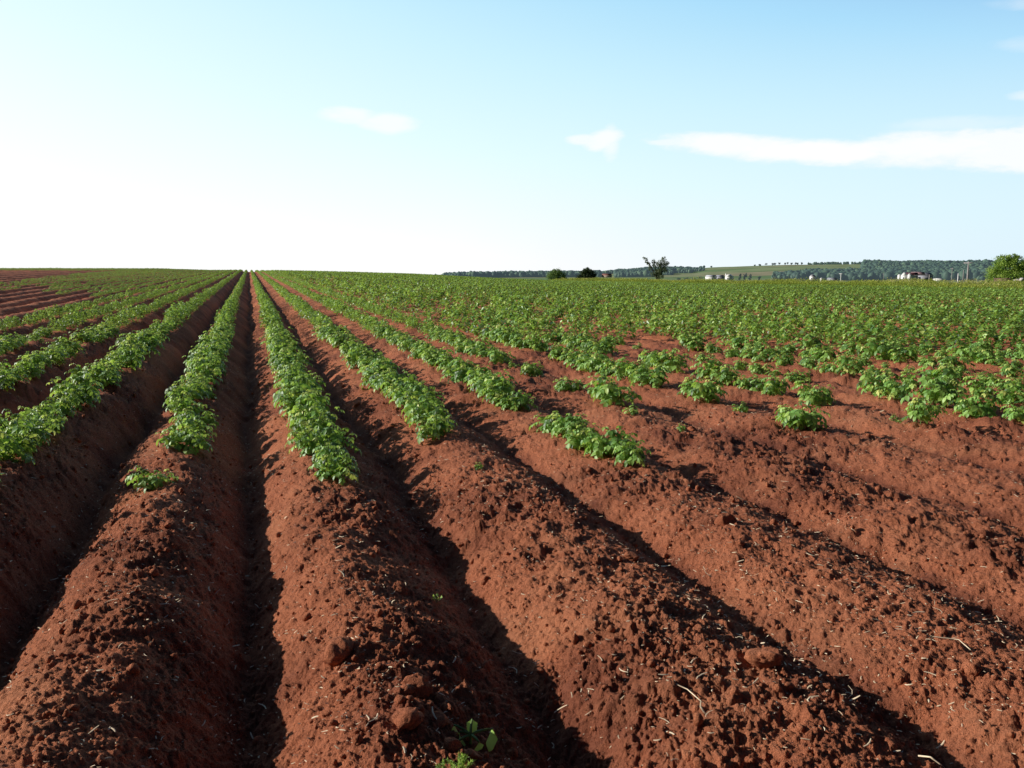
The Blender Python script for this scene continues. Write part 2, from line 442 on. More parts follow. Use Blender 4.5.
# ------------------------------------------------------------------ land beyond the field
def land_mat():
    m, nt, ns, lk = new_mat('far_land')
    geo = N(nt, 'ShaderNodeNewGeometry'); pos = geo.outputs['Position']
    vo = N(nt, 'ShaderNodeTexVoronoi', Scale=1.); 
    mp = N(nt, 'ShaderNodeMapping'); mp.inputs['Scale'].default_value = (.0036, .0062, 0); mp.inputs['Rotation'].default_value = (0, 0, R(-20))
    lk.new(pos, mp.inputs[0]); lk.new(mp.outputs[0], vo.inputs['Vector'])
    sc = N(nt, 'ShaderNodeSeparateColor'); lk.new(vo.outputs['Color'], sc.inputs[0])
    c = ramp(nt, [(0, (.17, .27, .13)), (.3, (.24, .33, .17)), (.52, (.36, .37, .22)), (.7, (.27, .36, .19)), (.86, (.42, .34, .24)), (1, (.20, .30, .15))], sc.outputs[0]).outputs[0]
    nz = N(nt, 'ShaderNodeTexNoise', Scale=.03, Detail=6.); lk.new(pos, nz.inputs['Vector'])
    v = ramp(nt, [(.3, (.75, .75, .75)), (.7, (1.1, 1.1, 1.1))], nz.outputs[0]).outputs[0]
    c = mixc(nt, 1., c, v, 'MULTIPLY')
    b = N(nt, 'ShaderNodeBsdfDiffuse'); lk.new(c, b.inputs[0])
    o = N(nt, 'ShaderNodeOutputMaterial'); lk.new(b.outputs[0], o.inputs[0])
    return m
r2 = np.concatenate([np.linspace(262, 900, 50), np.linspace(915, 2500, 110), np.linspace(2600, 6000, 12)])
a2 = y0 + np.radians(np.concatenate([np.arange(-45, 45, .25), np.arange(45, 315, 3.)]))
land = ring_sheet('hills', r2, a2, land_mat(), False)
tag(land, kind='structure')

# ------------------------------------------------------------------ leaves
T_HI = (np.array([(0, 0, 0), (.28, -.43, .10), (.28, 0, .0), (.28, .43, .10), (.66, -.40, .09), (.66, 0, 0), (.66, .40, .09), (1, 0, 0)]),
        np.array([(0, 2, 1), (0, 3, 2), (4, 5, 7), (5, 6, 7)]), np.array([(1, 2, 5, 4), (2, 3, 6, 5)]))
T_LO = (np.array([(0, 0, 0), (.45, -.5, .14), (1, 0, 0), (.45, .5, .14)]),
        np.array([(0, 2, 1), (0, 3, 2)]), np.zeros((0, 4), int))

def build_leaves(P, D, U, L, W, tint, tpl, droop=.35):
    """P pos, D unit direction, U unit normal, L length, W width -> V, tris, quads, tint"""
    T, tt, tq = tpl
    S = np.cross(D, U); S /= np.linalg.norm(S, axis=1)[:, None] + 1e-9
    t, s, h = T[:, 0], T[:, 1], T[:, 2]
    V = (P[:, None, :] + D[:, None, :] * (L[:, None] * t)[:, :, None] + S[:, None, :] * (W[:, None] * s)[:, :, None]
         + U[:, None, :] * (W[:, None] * h)[:, :, None])
    V = V - U[:, None, :] * (L[:, None] * droop * t ** 2)[:, :, None]
    n = len(P); k = len(T)
    off = (np.arange(n) * k)[:, None, None]
    tr = (tt[None] + off).reshape(-1, 3)
    qd = (tq[None] + off).reshape(-1, 4) if len(tq) else np.zeros((0, 4), int)
    return V.reshape(-1, 3), tr, qd, np.repeat(tint, k)

def unit(v): return v / (np.linalg.norm(v, axis=-1, keepdims=True) + 1e-9)

def plant_hi(seed, size=1.):
    """one potato plant: stems, compound leaves with paired leaflets"""
    g = np.random.default_rng(seed)
    P = []; D = []; U = []; L = []; W = []; T = []
    stems = MB()
    for k in range(g.integers(5, 8) if size > .6 else 3):
        a = g.uniform(0, 2 * math.pi); lean = g.uniform(.15, 1.0) if k else .12
        h = g.uniform(.19, .29) * size * (1.05 - .35 * lean); b0 = np.array([math.cos(a), math.sin(a), 0]) * g.uniform(.005, .05) * size
        out = np.array([math.cos(a), math.sin(a), 0])
        ts = np.linspace(0, 1, 6)
        pts = b0 + out * (lean * .21 * size * ts ** 1.3)[:, None] + np.array([0, 0, 1]) * (h * ts ** .85)[:, None] - np.array([0, 0, .03])
        stems.tube(pts, np.linspace(.005, .0022, 6) * size ** .5, 5)
        nl = g.integers(8, 12)
        for i in range(nl):
            t = .25 + .75 * (i + 1) / nl
            p = np.array([np.interp(t, ts, pts[:, c]) for c in range(3)])
            la = a * .3 + i * 2.4 + g.uniform(-.5, .5)
            top = t > .88
            ld = np.array([math.cos(la), math.sin(la), g.uniform(.25, .7) if not top else g.uniform(.7, 1.3)]) + out * .35
            ld = unit(ld)
            rl = g.uniform(.068, .115) * size * (.62 if top else 1)
            n_p = 3 if not top else 2
            rt = np.linspace(0, 1, 5)
            rp = p + ld * (rl * rt)[:, None] - np.array([0, 0, 1]) * (rl * .55 * rt ** 2)[:, None]
            stems.tube(rp, np.linspace(.0022, .0012, 5), 3)
            tan = unit(rp[-1] - rp[-2])
            side = unit(np.cross(tan, [0, 0, 1])); up = unit(np.cross(side, tan))
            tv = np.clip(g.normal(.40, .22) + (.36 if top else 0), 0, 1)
            def put(pp, dd, uu, l):
                P.append(pp); D.append(unit(dd)); U.append(unit(uu - np.dot(uu, unit(dd)) * unit(dd))); L.append(l); W.append(l * g.uniform(.62, .78)); T.append(np.clip(tv + g.normal(0, .07), 0, 1))
            put(rp[-1], tan + [0, 0, -.25], up + g.normal(0, .25, 3), rl * g.uniform(.48, .6))
            for q in range(n_p):
                f = .38 + .5 * q / max(1, n_p - 1) * 1.0
                pp = np.array([np.interp(f, rt, rp[:, c]) for c in range(3)])
                sz = rl * (.36 + .14 * q / max(1, n_p - 1)) * g.uniform(.9, 1.1)
                for sg in (-1, 1):
                    put(pp, side * sg + tan * .45 + [0, 0, g.uniform(-.35, .15)], up + g.normal(0, .22, 3), sz)
    arr = [np.array(v) for v in (P, D, U, L, W, T)]
    V, t_, q_, tt = build_leaves(*arr, T_HI, droop=.38)
    return (V, t_, q_, tt), stems

def plant_lo(seed, n, scale, size=1.):
    g = np.random.default_rng(seed)
    a = g.uniform(0, 2 * math.pi, n); rr = np.sqrt(g.uniform(0.0, 1, n))
    lob = 1 + .18 * np.sin(a * 2 + g.uniform(0, 6)) + .12 * np.sin(a * 3 + g.uniform(0, 6))
    top = .29 * size * (1 - .80 * rr ** 2.4) * g.uniform(.86, 1.12, n)
    z = np.where(g.uniform(0, 1, n) < .62, top, top * g.uniform(.25, .95, n))
    P = np.c_[np.cos(a) * rr * .20 * lob * size, np.sin(a) * rr * .20 * lob * size, z]
    D = unit(np.c_[np.cos(a + g.normal(0, .8, n)), np.sin(a + g.normal(0, .8, n)), g.normal(-.1, .4, n)])
    U = unit(np.c_[np.cos(a) * rr * .7, np.sin(a) * rr * .7, np.ones(n)] + g.normal(0, .33, (n, 3)))
    U = unit(U - (U * D).sum(1)[:, None] * D)
    L = g.uniform(.036, .066, n) * scale * size; W = L * g.uniform(.6, .8, n)
    P = P - D * L[:, None] * .4
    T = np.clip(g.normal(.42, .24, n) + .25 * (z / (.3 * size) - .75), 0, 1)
    return P, D, U, L, W, T

# ------------------------------------------------------------------ where the plants stand
BARE = {  # near end of each row (m along the rows) 
    -1: 4.86, 0: 4.95, 1: 6.15, 2: 4.96, 3: 11.0, 4: 8.9, 5: 7.7, 6: 5.6, 7: 6.17, 8: 6.45, 9: 7.11, 10: 6.73,
    -2: 4.30, -3: 6.17, -4: 8.42, -5: 11.69, -6: 29.92, -7: 35.06, -8: 33.66, -9: 36.00, -10: 41.14, -11: 36.47, -12: 43.95,
    -13: 44.0, -14: 46.0, -15: 56.0, -16: 66.0, -17: 80.0}
GAPS = {-1: [(5.0, 5.65), (6.31, 6.6)], 1: [(12.16, 12.81)], 2: [(6.25, 7.05)], 5: [(9.4, 9.8)], 6: [(7.85, 8.32)],
        -2: [(7.67, 8.18)], -3: [(12.34, 12.90), (17.39, 17.77)], -4: [(12.06, 12.44), (22.44, 22.91)], -5: [(25.25, 25.81)],
        -10: [(48.62, 50.49)], -11: [(40.21, 43.48)], -12: [(45.82, 52.36)]}
FORCED = [  # plants standing alone in the thin near part of the field: row, y, size
    (3, 5.95, .30), (3, 6.75, .5), (4, 6.79, .55), (5, 5.95, .34), (1, 5.10, .24), (3, 10.5, .45),
    (3, 7.38, 1.2), (3, 7.6, .95), (3, 8.45, .75), (3, 9.7, .8), (4, 5.82, 1.0), (4, 6.12, .75), (4, 7.5, 1.1), (4, 7.8, .85), (4, 8.6, 1.1),
    (5, 5.68, .9), (5, 6.95, 1.0), (5, 7.25, .85)]
NEAR = {(-1, 5.2): .68}
plants = []
Y_END = 196.
for j in range(-60, 84):
    x0 = row_x(j)
    if x0 > 70 or x0 < -52: continue
    g = np.random.default_rng(1000 + j)
    start = BARE.get(j, 118. if j < -17 else (max(6.8, 8.2 - .15 * (j - 10) + g.uniform(-.8, .8)) if j > 10 else 6.))
    if j > 10: start = 4.0 + g.uniform(0, 1)
    y = start
    dens = .08 if j < 4 else (.16 if j < 12 else .13)
    gaps = GAPS.get(j, [])
    if j < 4 and start < 60: dens = .0
    run = 0.
    while y < Y_END:
        r = math.hypot(x0, y)
        az = math.degrees(math.atan2(x0, y)) - YAW
        step = .30 + g.uniform(-.04, .05) if j < 4 else (.43 if y < 11 else .54) + g.uniform(-.09, .12)
        size = g.normal(1., .12)
        skip = any(a <= y <= b for a, b in gaps)
        # weak patches: plants missing or small
        n = float(vnoise(np.array([x0 * .45 + 50]), np.array([y * .33]), 63)[0])
        if dens > 0 and y > start + 1.2:
            if g.uniform() < dens * (3.0 if n < .42 else 1.1) * (.3 if y < 11 else 1.): skip = True
            if y > 12: size *= 1.12
            if n < .33: size *= .78
            size *= g.uniform(.66, 1.2) * 1.15
        elif dens == 0 and y > 14 and g.uniform() < .025: skip = True
        size *= (.58 if j < -4 else .66 if j < -2 else .72 if j < 0 else .82 if j < 4 else .93) + .22 * n
        if j < 0 and y > 9: size *= g.uniform(.82, 1.1)
        if j < -1: size *= 1 - (.10 if j < -3 else .08) * float(sstep(14, 30, np.array(y)))
        if y - start < .7 and j in BARE and not skip: size *= .85
        if j == 2 and y < 7.0: size *= 1.0
        if abs(az) < 40 and not skip:
            plants.append((j, x0 + g.normal(0, .035), y, float(np.clip(size, .38, 1.4)), g.uniform(0, 2 * math.pi), r, az))
        y += step
for j, y, s in FORCED:
    x0 = row_x(j); plants.append((j, x0 + .02, y, s, y * 3., math.hypot(x0, y), math.degrees(math.atan2(x0, y)) - YAW))
for k, (jj, yy) in enumerate([(-1, 5.2)]):
    pass
P = np.array(plants)
P[(P[:, 0] == -1) & (P[:, 2] < 5.1), 3] = .62
order = np.argsort(P[:, 5])
P = P[order]
gzp = gz(P[:, 1], P[:, 2])
inview = np.abs(P[:, 6]) < 31.6
idx_ind = np.nonzero(inview)[0][:300]
is_ind = np.zeros(len(P), bool); is_ind[idx_ind] = True

# individual plants
protos = []
for k in range(9):
    (V, t_, q_, tt), st = plant_hi(50 + k)
    protos.append((V, t_, q_, tt, st))
small_protos = []
for k in range(3):
    (V, t_, q_, tt), st = plant_hi(90 + k, .5)
    small_protos.append((V, t_, q_, tt, st))
proto_objs = {}

ORD = ['nearest', 'second', 'third', 'fourth', 'fifth', 'sixth', 'seventh', 'eighth', 'ninth', 'tenth', 'eleventh', 'twelfth']
def row_words(j):
    if j == -1: return 'row just left of the dark central furrow'
    if j == 0: return 'row just right of the dark central furrow'
    if j < 0: return '%s row left of the dark central furrow' % ORD[-j - 1]
    if j < 12: return '%s row right of the dark central furrow' % ORD[j]
    return 'crowded far right rows of the field'

SPECIAL = {}
def special(j, y, lab): SPECIAL[(j, round(y, 2))] = lab
special(3, 5.95, 'tiny potato seedling in bare red soil between two leafier plants at right')
special(3, 6.75, 'small low potato plant just in front of a big rounded one')
special(4, 6.79, 'small thin potato plant standing alone on bare soil right of centre')
special(5, 5.95, 'tiny potato sprout just left of a lone leafy plant at far right')
special(1, 5.1, 'tiny potato seedling lying flat on the bare ridge in the middle')
special(3, 10.5, 'small pale potato plant alone in a gap behind the middle ridge')
rowcount = {}
first_done = set()
for i in idx_ind:
    j, x, y, s, rz, r, az = P[i]; j = int(j)
    small = s < .6
    lst = small_protos if small else protos
    k = int(i * 7 + j) % len(lst)
    key = (small, k)
    root = empty('potato_plant', (x, y, gzp[i] - .012), rz)
    sc = s / (.5 if small else 1.)
    root.scale = (sc, sc, sc)
    if key not in proto_objs:
        V, t_, q_, tt, st = lst[k]
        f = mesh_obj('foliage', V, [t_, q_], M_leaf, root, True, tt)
        s_ = st.build('stems', M_stem, root, True)
        proto_objs[key] = (f, s_)
    else:
        for src in proto_objs[key]:
            c = src.copy(); COL.objects.link(c); c.parent = root
    rw = row_words(j)
    sk = (j, round(y, 2))
    n = rowcount.get(j, 0)
    if sk in SPECIAL: tag(root, SPECIAL[sk], 'potato plant')
    else:
        rowcount[j] = n + 1
        if n < 3 and j < 12:
            tag(root, 'leafy potato plant, %s one in the %s' % (ORD[n], rw), 'potato plant', 'potato plants in the ' + rw)
        else:
            lab = 'leafy green potato plant further back in the ' + rw if j < 12 else 'leafy green potato plant in the ' + rw
            tag(root, lab, 'potato plant', 'potato plants in the ' + rw)

# the thousands behind and beside them: one mass
rest = np.nonzero(~is_ind)[0]
Vs = []; Ts = []; Tt = []; off = 0
bands = [(0, 15, 190, 1.05, 1.), (15, 28, 95, 1.4, .92), (28, 55, 44, 1.8, .85), (55, 400, 18, 2.5, .8),
         (0, 15, 190, .95, .9), (15, 28, 130, 1.05, .74), (28, 55, 85, 1.15, .62), (55, 400, 40, 1.4, .55)]
for bi, (ra, rb, n, scl, wid) in enumerate(bands):
    side = (P[rest, 0] < 4) if bi >= 4 else (P[rest, 0] >= 4)
    m = rest[(P[rest, 5] >= ra) & (P[rest, 5] < rb) & side]
    for v in range(8):
        mm = m[v::8]
        if not len(mm): continue
        A = plant_lo(300 + v + int(ra), n, scl); A[0][:, :2] *= wid
        V, tr, qd, tt = build_leaves(*A, T_LO, droop=.25)
        sc = P[mm, 3]; ca = np.cos(P[mm, 4]) * sc; sa = np.sin(P[mm, 4]) * sc
        X = V[None, :, 0] * ca[:, None] - V[None, :, 1] * sa[:, None] + P[mm, 1][:, None]
        Y = V[None, :, 0] * sa[:, None] + V[None, :, 1] * ca[:, None] + P[mm, 2][:, None]
        Z = V[None, :, 2] * (sc * (1 - .38 * sstep(3, 6, -P[mm, 1]) * sstep(14, 26, P[mm, 2])))[:, None] + gzp[mm][:, None] - .01
        VV = np.stack([X, Y, Z], -1).reshape(-1, 3)
        o_ = (np.arange(len(mm)) * len(V))[:, None, None] + off
        Vs.append(VV); Tt.append((tr[None] + o_).reshape(-1, 3))
        dt = rng.normal(0, .07, len(mm)) + .25 * (fbm(P[mm, 1] * .12, P[mm, 2] * .12, 91, 3) - .5)
        Ts.append(np.clip(tt[None] + dt[:, None], 0, 1).ravel()); off += len(VV)
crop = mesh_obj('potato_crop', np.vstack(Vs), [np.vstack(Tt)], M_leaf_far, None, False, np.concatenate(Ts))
tag(crop, 'mass of small green potato plants covering the rows back to the horizon', 'potato crop', kind='stuff')
print('plants', len(P), 'crop tris', len(crop.data.polygons))

# ------------------------------------------------------------------ weedy margin along the far right edge
n = 150000
y = rng.uniform(20, 200, n) ** 1.0; x = 67.5 + rng.uniform(0, 1, n) ** .9 * 22
hmax = (.35 + 1.15 * fbm(x * .18, y * .10, 70, 3)) * (.75 + .5 * vnoise(x * 1.3, y * 1.1, 71)) * sstep(66.5, 72, x)
h = hmax * rng.uniform(.15, 1, n) ** .6
Pm = np.c_[x, y, base_z(x, y) + h - .08]
a = rng.uniform(0, 2 * math.pi, n)
D = unit(np.c_[np.cos(a) * .5, np.sin(a) * .5, rng.uniform(.2, 1.3, n)]); U = unit(np.c_[-np.cos(a), -np.sin(a), rng.uniform(.1, .9, n)] + rng.normal(0, .3, (n, 3)))
U = unit(U - (U * D).sum(1)[:, None] * D)
L = rng.uniform(.12, .30, n); W = L * rng.uniform(.25, .5, n)
T = np.clip(.30 + .40 * h / 1.2 + .25 * sstep(67, 76, x) * vnoise(x * .5, y * .3, 74) + .6 * (fbm(x * .25, y * .12, 72, 3) - .5) + rng.normal(0, .14, n), 0, 1)
V, tr, qd, tt = build_leaves(Pm, D, U, L, W, T, T_LO)
w_ = mesh_obj('weedy_grass', V, [tr], M_weed, None, False, tt)
tag(w_, 'band of tall yellow-green weeds and grass along the far edge of the field', 'weeds', kind='stuff')

# ------------------------------------------------------------------ straw, crumbs and clods on the near soil
def near_points(n, rmin, rmax, gen, spread=36, power=1.6):
    r = rmin + (rmax - rmin) * gen.uniform(0, 1, n) ** power
    a = y0 + np.radians(gen.uniform(-spread, spread, n))
    return r * np.sin(a), r * np.cos(a)

def straw_mesh(n, rmin, rmax, lmin, lmax, wid, seed, name, label, mat):
    g = np.random.default_rng(seed)
    x, y = near_points(n, rmin, rmax, g)
    keep = (fbm(x * 1.3, y * 1.3, 88, 3) + g.uniform(-.22, .22, n)) > .44
    x, y = x[keep], y[keep]; n = len(x)
    z = gz(x, y)
    L = lmin + (lmax - lmin) * g.uniform(0, 1, n) ** 2.5; a = g.uniform(0, 2 * math.pi, n); tilt = g.normal(.0, .28, n)
    D = np.c_[np.cos(a) * np.cos(tilt), np.sin(a) * np.cos(tilt), np.sin(tilt)]
    S = np.c_[-np.sin(a), np.cos(a), np.zeros(n)]; U = np.cross(D, S)
    bend = g.normal(0, .18, n) * L
    W = wid * g.uniform(.5, 1.5, n)
    C = np.c_[x, y, z + .003 + np.abs(np.sin(tilt)) * L * .35]
    rows = []
    for t in (-.5, -.17, .17, .5):
        c = C + D * (L * t)[:, None] + S * (bend * (1 - 4 * t * t))[:, None]
        w = W * (1 - .35 * (abs(t) > .4))
        rows += [c - S * w[:, None] * .5, c + S * w[:, None] * .5, c + U * (w * .45)[:, None]]
    V = np.stack(rows, 1).reshape(-1, 3)
    q = []
    for i in range(3):
        b = i * 3
        q += [(b, b + 3, b + 5, b + 2), (b + 2, b + 5, b + 4, b + 1)]
    q = (np.array(q)[None] + (np.arange(n) * 12)[:, None, None]).reshape(-1, 4)
    o = mesh_obj(name, V, [q], mat)
    tag(o, label, 'straw', kind='stuff')
straw_mesh(17000, 1.5, 12, .006, .026, .0034, 1, 'straw_litter', 'short pale bits of straw scattered over the bare red soil', M_straw)
straw_mesh(1700, 1.5, 9, .016, .055, .0044, 2, 'bleached_straw', 'longer bleached straw stalks lying loose on the near ridges', M_straw_b)

def ico():
    import bmesh
    out = []
    for s in (1, 2, 3, 4):
        bm = bmesh.new(); bmesh.ops.create_icosphere(bm, subdivisions=s, radius=1)
        out.append((np.array([v.co[:] for v in bm.verts]), np.array([[v.index for v in f.verts] for f in bm.faces]))); bm.free()
    return out
ICO = ico()
def crumbs(n, rmin, rmax, smin, smax, lvl, seed, name, label):
    g = np.random.default_rng(seed)
    x, y = near_points(n, rmin, rmax, g)
    _, ro, _ = soil(x, y, False)
    k = g.uniform(0, 1, n) < .25 + .75 * ro; x, y = x[k], y[k]; n = len(x)
    z = gz(x, y)
    V0, F0 = ICO[lvl]
    s = smin + (smax - smin) * g.uniform(0, 1, n) ** 3
    sc = g.uniform(.6, 1.25, (n, 3)) * s[:, None]
    dv = 1 + g.normal(0, .14, (n, len(V0)))
    V = V0[None] * dv[:, :, None] * sc[:, None, :]
    a = g.uniform(0, 6.28, n); ca, sa = np.cos(a)[:, None], np.sin(a)[:, None]
    V = np.stack([V[..., 0] * ca - V[..., 1] * sa + x[:, None], V[..., 0] * sa + V[..., 1] * ca + y[:, None], V[..., 2] + (z + s * .25)[:, None]], -1).reshape(-1, 3)
    F = (F0[None] + (np.arange(n) * len(V0))[:, None, None]).reshape(-1, 3)
    tag(mesh_obj(name, V, [F], M_clod, None, False), label, 'soil crumbs', kind='stuff')
crumbs(8000, 1.5, 8, .003, .011, 0, 3, 'soil_crumbs', 'fine crumbs of red soil lying loose on the ridges')
crumbs(3000, 1.5, 11, .006, .018, 1, 4, 'soil_lumps', 'loose thumb sized lumps of red soil over the ridges')

def clod_mesh(seed):
    g = np.random.default_rng(seed)
    V, F = ICO[3]; V = V.copy()
    o = g.uniform(0, 50, 3)
    d = np.zeros(len(V))
    for fr, am in ((1.1, .34), (2.4, .20), (5.2, .11), (11, .05)):
        q = V * fr + o
        d += am * ((vnoise(q[:, 0] + q[:, 2] * .7, q[:, 1] - q[:, 2] * .6, seed) + vnoise(q[:, 1] + 9, q[:, 2] + q[:, 0] * .5, seed + 5)) - 1)
    # planar chips knocked off
    V = V * (1 + d)[:, None]
    for _ in range(5):
        nrm = unit(g.normal(0, 1, 3)); lim = g.uniform(.62, .85)
        p = V @ nrm; V = V - np.where(p > lim, (p - lim) * .85, 0)[:, None] * nrm
    V *= np.array([g.uniform(.85, 1.2), g.uniform(.75, 1.05), g.uniform(.6, .85)])
    return V, F
clod_objs = []
CL = [(1.53, 2.24, .050, 'large lit red clod with a pale top beside the long right furrow'),
      (1.60, 2.31, .034, 'clod leaning against the back of the large lit one at right'),
      (1.56, 3.32, .035, 'rounded clod on the middle ridge edge, above a smaller clod'),
      (1.46, 2.97, .030, 'small round clod on the middle ridge just below the rounded one'),
      (2.22, 3.63, .046, 'dark flat topped clod on the ridge right of centre'),
      (2.10, 3.30, .026, 'small dark clod below the flat topped one right of centre'),
      (2.11, 2.00, .030, 'dark clod in the lit furrow near the lower right corner'),
      (.42, 2.33, .052, 'big shaded clod on the rough ridge above the leafy weed'),
      (.36, 2.10, .046, 'big brown clod just left of the leafy weed at the bottom'),
      (.23, 2.66, .052, 'dark clod on the right slope of the central furrow'),
      (.455, 2.03, .026, 'reddish wedge shaped clod beside the leafy weed'),
      (1.98, 4.73, .024, 'clod at the foot of the two small potato plants right of centre')]
for i, (x, y, s, lab) in enumerate(CL):
    V, F = clod_mesh(700 + i)
    o = mesh_obj('soil_clod', V * s, [F], M_clod, None, True)
    o.location = (x, y, gz(x, y, False)[0] + s * .35); o.rotation_euler = (0, 0, i * 1.3)
    tag(o, lab, 'clod', 'large clods of red soil'); clod_objs.append(o)
g = np.random.default_rng(77)
cx, cy = near_points(260, 1.7, 9., g, 33, 1.2)
_, ro, _ = soil(cx, cy, False)
cnt = 0
for x, y, q in zip(cx, cy, ro):
    if q < .5 or cnt >= 70: continue
    o = clod_objs[cnt % len(clod_objs)].copy(); COL.objects.link(o)
    s = g.uniform(.35, .85)
    o.scale = (s, s, s * g.uniform(.8, 1.1))
    o.location = (x, y, gz(x, y, False)[0] + .006); o.rotation_euler = (g.uniform(-.5, .5), g.uniform(-.5, .5), g.uniform(0, 6.28))
    tag(o, 'smaller brown soil clod half sunk in the rough part of a ridge', 'clod', 'smaller soil clods'); cnt += 1

# conspicuous single stalks
def stalk(pts, w, lab):
    m = MB(); P_ = [(x, y, gz(x, y)[0] + .006 + dz) for x, y, dz in pts]
    P_ = np.array(P_); t = np.linspace(0, len(P_) - 1, 9)
    Q = np.c_[[np.interp(t, range(len(P_)), P_[:, c]) for c in range(3)]].T
    m.tube(Q, np.linspace(w, w * .6, 9), 5)
    o = m.build('straw_stalk', M_straw_b, None, True); tag(o, lab, 'straw stalk')
stalk([(1.165, 2.21, .004), (1.21, 2.16, .010), (1.215, 2.08, .004)], .0026, 'long bent pale stalk lying across the rough soil right of centre')
stalk([(1.66, 1.72, .004), (1.67, 1.69, .008), (1.69, 1.67, .004)], .003, 'pale upright looking stalk at the lower right edge of the field')
stalk([(2.15, 2.20, .004), (2.22, 2.16, .012), (2.20, 2.09, .004)], .0024, 'curled pale stalk on the far right ridge')

# ------------------------------------------------------------------ weeds close to the camera
def weed_plant(x, y, s, seed, lab, name='weed_seedling'):
    g = np.random.default_rng(seed)
    root = empty(name, (x, y, gz(x, y)[0] + .025))
    st = MB(); A = [[] for _ in range(6)]
    for k, (az, ln, up, sz, tv) in enumerate([(2.6, .045, .8, .05, .85), (.1, .05, .3, .05, .75), (1.2, .04, 1.2, .03, .8), (3.6, .045, .2, .04, 1.), (-1.2, .03, .3, .03, .9), (3.0, .03, .9, .035, .8)]):
        d = np.array([math.cos(az), math.sin(az), up]); d = unit(d)
        ts = np.linspace(0, 1, 5)
        pts = d * (ln * s * ts)[:, None] - np.array([0, 0, 1]) * (.012 * s * ts ** 2)[:, None]
        st.tube(np.vstack([[0, 0, -.04], pts]), np.linspace(.0035, .002, 6) * s, 5)
        tan = unit(pts[-1] - pts[-2] + np.array([0, 0, -.1])); side = unit(np.cross(tan, [0, 0, 1])); upv = np.cross(side, tan)
        for v, a in zip((pts[-1], tan, upv, sz * s, sz * s * .85, tv), A): a.append(v)
    V, t_, q_, tt = build_leaves(*[np.array(a) for a in A], T_HI, droop=.75)
    mesh_obj('leaves', V, [t_, q_], M_leaf, root, True, tt)
    st.build('stems', M_stem, root, True)
    tag(root, lab, 'weed')
    return root
weed_plant(.525, 2.10, 1.35, 4, 'small curled broadleaf weed growing on the rough ridge at the bottom of the picture')
weed_plant(.67, 3.22, .42, 6, 'tiny pale weed sprout on the second ridge in front of the long furrow')

def feather_weed(x, y, s, seed, lab):
    g = np.random.default_rng(seed)
    root = empty('feathery_weed', (x, y, gz(x, y)[0] - .004))
    st = MB(); n = 420
    Pp = []; Dd = []
    for k in range(7):
        a = g.uniform(0, 6.28); le = g.uniform(.3, 1.); d = unit(np.array([math.cos(a) * le, math.sin(a) * le, 1.]))
        ts = np.linspace(0, 1, 5); pts = d * (.075 * s * ts)[:, None]
        st.tube(pts, np.linspace(.002, .001, 5), 4)
        for i in range(n // 7):
            t = g.uniform(.2, 1); Pp.append(d * .075 * s * t); Dd.append(unit(d * .6 + g.normal(0, .7, 3) + [0, 0, .2]))
    Pp = np.array(Pp); Dd = np.array(Dd); U_ = unit(np.cross(Dd, g.normal(0, 1, (len(Dd), 3))))
    L_ = g.uniform(.010, .024, len(Pp)) * s; W_ = np.full(len(Pp), .0022) * s
    V, t_, q_, tt = build_leaves(Pp, Dd, U_, L_, W_, g.uniform(.5, 1, len(Pp)), T_LO)
    mesh_obj('fronds', V, [t_], M_leaf, root, False, tt); st.build('stems', M_stem, root, True)
    tag(root, lab, 'weed')
feather_weed(.44, 1.87, .62, 3, 'yellow-green feathery weed tuft just below the broadleaf weed')
feather_weed(.405, 1.88, .45, 5, 'small blue-green feathery weed tuft at the bottom edge of the picture')

# ------------------------------------------------------------------ trees
M_bark = simple_mat('bark', (.10, .075, .055), .9, .3, 3)
def tree_leaf(name, dark, mid, light, trans=.2): return leaf_mat(name, [(0, dark), (.5, mid), (1, light)], rough=.6, spec=.25, trans=trans, tcol=(.2, .32, .04))
M_t_dark = tree_leaf('dark_crown', (.02, .035, .018), (.05, .075, .035), (.11, .14, .06))
M_t_green = tree_leaf('green_crown', (.09, .18, .02), (.34, .52, .08), (.66, .76, .18), .4)
M_t_soft = tree_leaf('bush_crown', (.07, .12, .035), (.20, .32, .07), (.38, .48, .13), .35)
M_t_grey = tree_leaf('grey_crown', (.08, .10, .05), (.19, .23, .12), (.34, .36, .24), .3)
M_t_far = tree_leaf('far_crown', (.030, .050, .036), (.045, .075, .050), (.075, .11, .065), .05)
M_forest = tree_leaf('forest_crown', (.045, .09, .06), (.08, .145, .085), (.16, .25, .11), .02)
def hazy(m, col, f):      # aerial haze of the far distance, painted in as a faint glow
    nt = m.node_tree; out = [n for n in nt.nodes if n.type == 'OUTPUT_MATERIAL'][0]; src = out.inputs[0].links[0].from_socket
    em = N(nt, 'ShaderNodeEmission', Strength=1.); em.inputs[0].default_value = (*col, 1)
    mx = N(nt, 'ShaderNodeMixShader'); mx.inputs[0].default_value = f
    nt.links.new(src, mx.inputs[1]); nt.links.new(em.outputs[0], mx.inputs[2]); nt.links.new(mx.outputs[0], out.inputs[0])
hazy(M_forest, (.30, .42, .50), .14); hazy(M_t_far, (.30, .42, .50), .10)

def polar(bearing, r): return r * math.sin(R(bearing)), r * math.cos(R(bearing))

